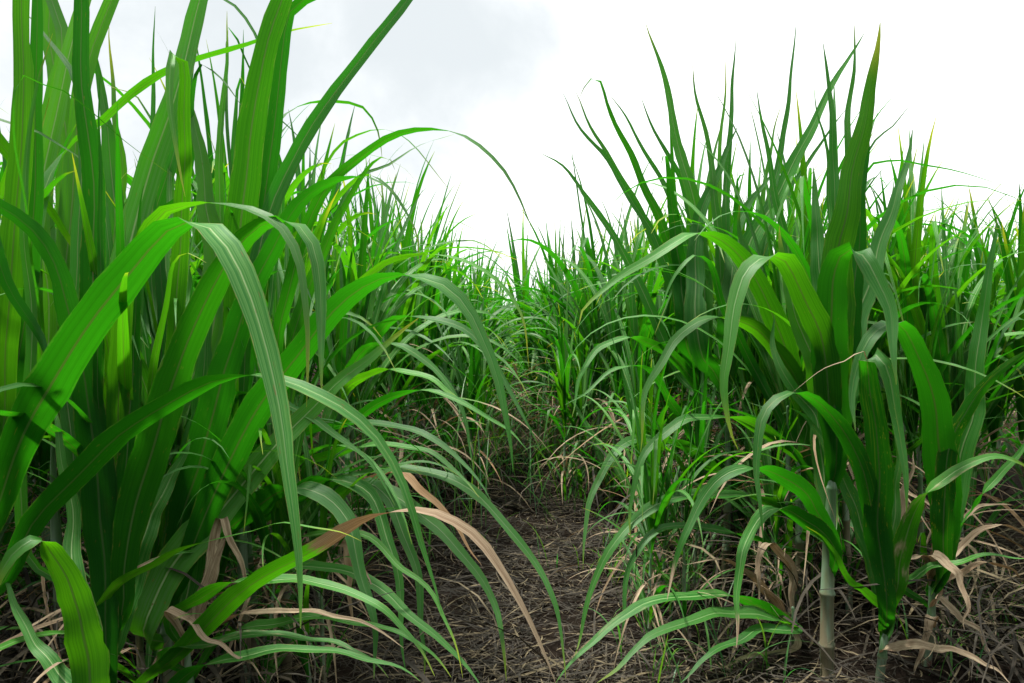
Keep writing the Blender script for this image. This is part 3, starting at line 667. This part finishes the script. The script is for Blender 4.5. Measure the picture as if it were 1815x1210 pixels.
# ------------------------------------------------------------------ trash on the ground, weeds
def litter():
    mb = MB(); r = random.Random(5)
    for i in range(60000):
        y = 1.3 + 7.5 * r.random() ** 1.7; x = r.gauss(0, .42) if r.random() < .5 else r.uniform(-2.0, 2.2)
        if noise.noise(Vector((x * 2.3, y * 2.3, 7))) < -.12 and r.random() < .5: continue
        L = r.uniform(.012, .065) if r.random() < .86 else r.uniform(.08, .26); a = r.uniform(0, 6.28); w = r.uniform(.0016, .005) if L < .08 else r.uniform(.002, .007)
        z = ridge(x, y) + r.random() ** 2 * .045 + .004; n = 4; bend = r.uniform(-.8, .8); el = r.gauss(0, .22)
        p = Vector((x, y, z)); P, Q = [], []
        for k in range(n + 1):
            P.append(p.copy()); T = Vector((math.cos(a + bend * k / n), math.sin(a + bend * k / n), el * (1 - 1.6 * k / n)))
            s = T.cross(Vector((0, 0, 1))).normalized(); s.rotate(Matrix.Rotation(r.uniform(-.7, .7), 3, T.normalized())); Q.append(s); p = p + T * (L / n)
            p.z = max(p.z, ridge(p.x, p.y) + .003)
        ribbon(mb, P, Q, w, r.random() ** 1.3, None, 0, 1, 0, 0, 0)
    o = link("straw_litter", mb.mesh("straw_litter", [M_STRAW])); o["kind"] = "stuff"; o["category"] = "straw"
    o["label"] = "grey and tan cane straw matted over the soil between the rows"
litter()
def dead_leaves():
    mb = MB(); r = random.Random(21)
    for i in range(3800):
        s_ = -1 if r.random() < .5 else 1; y = 1.5 + 7 * r.random() ** 1.5; x = s_ * (row_x(y) + r.gauss(0, .33))
        if s_ > 0 and y < 2.0 and x < 1.05: continue
        if abs(x) < .22: continue
        L = r.uniform(.18, .6); z0 = r.random() ** 2 * (.42 if y > 2.4 else .2); a = R(r.uniform(20, 100)); n = 7
        pts, sides = grown_leaf(r, 0, r.uniform(0, 6.28), L, a, R(r.uniform(100, 178)), r.uniform(.5, 1.2), None, n, r.uniform(-1.5, 1.5))
        o = Vector((x, y, z0)); P = []
        for p in pts:
            q = p + o; q.z = max(q.z, ridge(q.x, q.y) + .006 + r.random() * .008); P.append(q)
        ribbon(mb, P, sides, r.uniform(.003, .012), (.18 + .74 * r.random() ** 1.8), None, 0, 2, .6, .2, r.random())
    for i in range(420):                       # the pale heap at the right hand row end
        x = r.uniform(.95, 1.7); y = r.uniform(1.85, 2.7); z0 = r.random() * .20
        pts, sides = grown_leaf(r, 0, r.uniform(0, 6.28), r.uniform(.2, .55), R(r.uniform(45, 100)), R(r.uniform(95, 150)), .9, None, 7, r.uniform(-1.5, 1.5))
        P = []
        for p in pts:
            q = p + Vector((x, y, z0)); q.z = max(q.z, ridge(q.x, q.y) + .006 + r.random() * .03); P.append(q)
        ribbon(mb, P, sides, r.uniform(.003, .011), r.uniform(.45, 1), None, 0, 2, .6, .2, r.random())
    o = link("dry_leaves", mb.mesh("dry_leaves", [M_STRAW])); o["kind"] = "stuff"; o["category"] = "dead leaves"
    o["label"] = "tangle of dead brown cane leaves heaped along the foot of both rows"
dead_leaves()

def blade_clump(mb, r, x, y, n, hmin, hmax, w, spread):
    for i in range(n):
        phi = r.uniform(0, 6.28); L = r.uniform(hmin, hmax); a0 = R(r.uniform(2, 35)); a1 = a0 + R(r.uniform(20, 110))
        pts, sides = grown_leaf(r, 0, phi, L, a0, a1, 1.5, None, 8, r.uniform(-.5, .5))
        o = Vector((x + r.gauss(0, spread), y + r.gauss(0, spread), 0)); o.z = ridge(o.x, o.y) - .005
        ribbon(mb, [p + o for p in pts], sides, w * r.uniform(.6, 1.2), r.random(), None, 0, 2, .3, 0, 0)
def grass():
    mb = MB(); r = random.Random(9)
    for i in range(90):
        x = r.uniform(.25, 1.6); y = 1.75 + r.random() * 1.6
        blade_clump(mb, r, x, y, r.randint(3, 8), .08, .26, .005, .03)
    for i in range(25):
        x = r.uniform(-1.2, .3); y = r.uniform(2.2, 5)
        blade_clump(mb, r, x, y, r.randint(3, 6), .08, .25, .005, .03)
    o = link("grass", mb.mesh("grass", [M_GRASS])); o["kind"] = "stuff"; o["category"] = "grass"; o["label"] = "fine blue-green weed grass growing through the straw"
    labs = ["tall thin yellow-green weed grass standing in the furrow just left of its middle", "sparse tall weed grass in the middle of the furrow, taller than its neighbours",
            "slender weed grass in the furrow close to the right row", "thin weed grass farthest along the furrow between the two rows", "wispy weed grass tuft at the foot of the left row beside bare straw"]
    for i, (x, y, n, h) in enumerate([(-.20, 3.3, 22, .95), (.0, 3.9, 30, 1.0), (.24, 3.5, 22, .8), (.05, 4.6, 34, 1.1), (-.36, 2.9, 16, .8)]):
        mb = MB(); blade_clump(mb, r, 0, 0, n, h * .45, h, .007, .13); mb.v = [Vector((p.x, p.y, p.z)) for p in mb.v]
        o = link("weed_tuft", mb.mesh("weed_tuft", [M_GRASS])); o.location = (x, y, 0); o["label"] = labs[i]; o["category"] = "weed"; o["group"] = "tall weeds in the furrow"
grass()

# ------------------------------------------------------------------ light: overcast sky with sun behind thin cloud
SUN_EL, SUN_AZ = R(69), R(-78)                  # azimuth from +Y towards +X
sd = bpy.data.lights.new("sun", 'SUN'); sd.energy = 4.9; sd.angle = R(7); sd.color = (1, .96, .9)
so = bpy.data.objects.new("sun", sd); COL.objects.link(so)
sv = Vector((math.sin(SUN_AZ) * math.cos(SUN_EL), math.cos(SUN_AZ) * math.cos(SUN_EL), math.sin(SUN_EL)))
so.rotation_euler = (-sv).to_track_quat('-Z', 'Y').to_euler(); so.location = sv * 30
world = bpy.data.worlds.new("World"); S.world = world; world.use_nodes = True
class WT(NT):
    def __init__(s): s.t = world.node_tree; s.t.nodes.clear(); s.out = s.t.nodes.new("ShaderNodeOutputWorld")
t = WT(); tc = t.n("TexCoord").outputs["Generated"]
sky = t.n("TexSky"); sky.sky_type = 'NISHITA'; sky.sun_disc = False; sky.sun_elevation = SUN_EL; sky.sun_rotation = SUN_AZ
vm = t.n("Vector" + "Math", operation='NORMALIZE'); t.put(vm.inputs[0], tc); dirv = vm.outputs[0]
sp = t.n("SeparateXYZ"); t.put(sp.inputs[0], dirv); dx, dy, dz = sp.outputs
nzc = t.n("TexNoise"); t.put(nzc.inputs["Vector"], dirv); nzc.inputs["Scale"].default_value = 7; nzc.inputs["Detail"].default_value = 6
o1 = t.n("VectorMath", operation='SUBTRACT'); t.put(o1.inputs[0], nzc.outputs["Color"]); o1.inputs[1].default_value = (.5, .5, .5)
o2 = t.n("VectorMath", operation='SCALE'); t.put(o2.inputs[0], o1.outputs[0]); o2.inputs["Scale"].default_value = .16
o3 = t.n("VectorMath", operation='ADD'); t.put(o3.inputs[0], dirv); t.put(o3.inputs[1], o2.outputs[0]); rag = o3.outputs[0]
def blob(px, py, rad):                          # a cloud bank round one bearing
    v = (at(px, py, 1) - C0).normalized(); o = t.n("VectorMath", operation='DISTANCE'); t.put(o.inputs[0], rag); o.inputs[1].default_value = v
    return t.step(o.outputs["Value"], 0, rad, 1, 0)
warp = t.noise(dirv, 2.2, 6, .6, .4); fine = t.noise(dirv, 6.0, 6, .6, .3)
bank = t.math('MULTIPLY', blob(420, 120, .34), .85)
for a, b, c, s_ in ((760, 60, .34, 1.0), (720, 230, .26, .8), (945, 185, .075, .7), (330, 420, .25, .6), (880, 520, .10, .35), (60, 300, .3, .35), (1740, 330, .10, .25)):
    bank = t.math('MAXIMUM', bank, t.math('MULTIPLY', blob(a, b, c), s_))
bank = t.math('MAXIMUM', bank, t.step(dx, -.25, .12, .75, 0))
cl = t.math('ADD', t.math('MULTIPLY', bank, 1.1), t.math('MULTIPLY', t.math('SUBTRACT', t.math('ADD', t.math('MULTIPLY', warp, .5), t.math('MULTIPLY', fine, .5)), .5), 1.7))
grey = t.step(cl, .02, 1.05)
ccol = t.mix(grey, (8.2, 8.2, 8.2), (4.15, 4.45, 4.62))
thin = t.step(warp, .60, .85, 0, .35)
ccol = t.mix(thin, ccol, sky.outputs[0])
zen = t.step(dz, .36, 1.0, 1.0, 2.0)             # an overcast sky is brighter overhead
vz = t.n("VectorMath", operation='SCALE'); t.put(vz.inputs[0], ccol); t.put(vz.inputs["Scale"], zen)
bg = t.n("Background"); t.put(bg.inputs[0], vz.outputs[0]); bg.inputs[1].default_value = .1
t.put(t.out.inputs[0], bg.outputs[0])

S.view_settings.view_transform = 'Standard'; S.view_settings.look = 'None'; S.view_settings.exposure = 1.0; S.view_settings.gamma = 1
S.render.engine = 'CYCLES'; S.cycles.max_bounces = 2; S.cycles.transmission_bounces = 2; S.cycles.diffuse_bounces = 1; S.cycles.glossy_bounces = 2
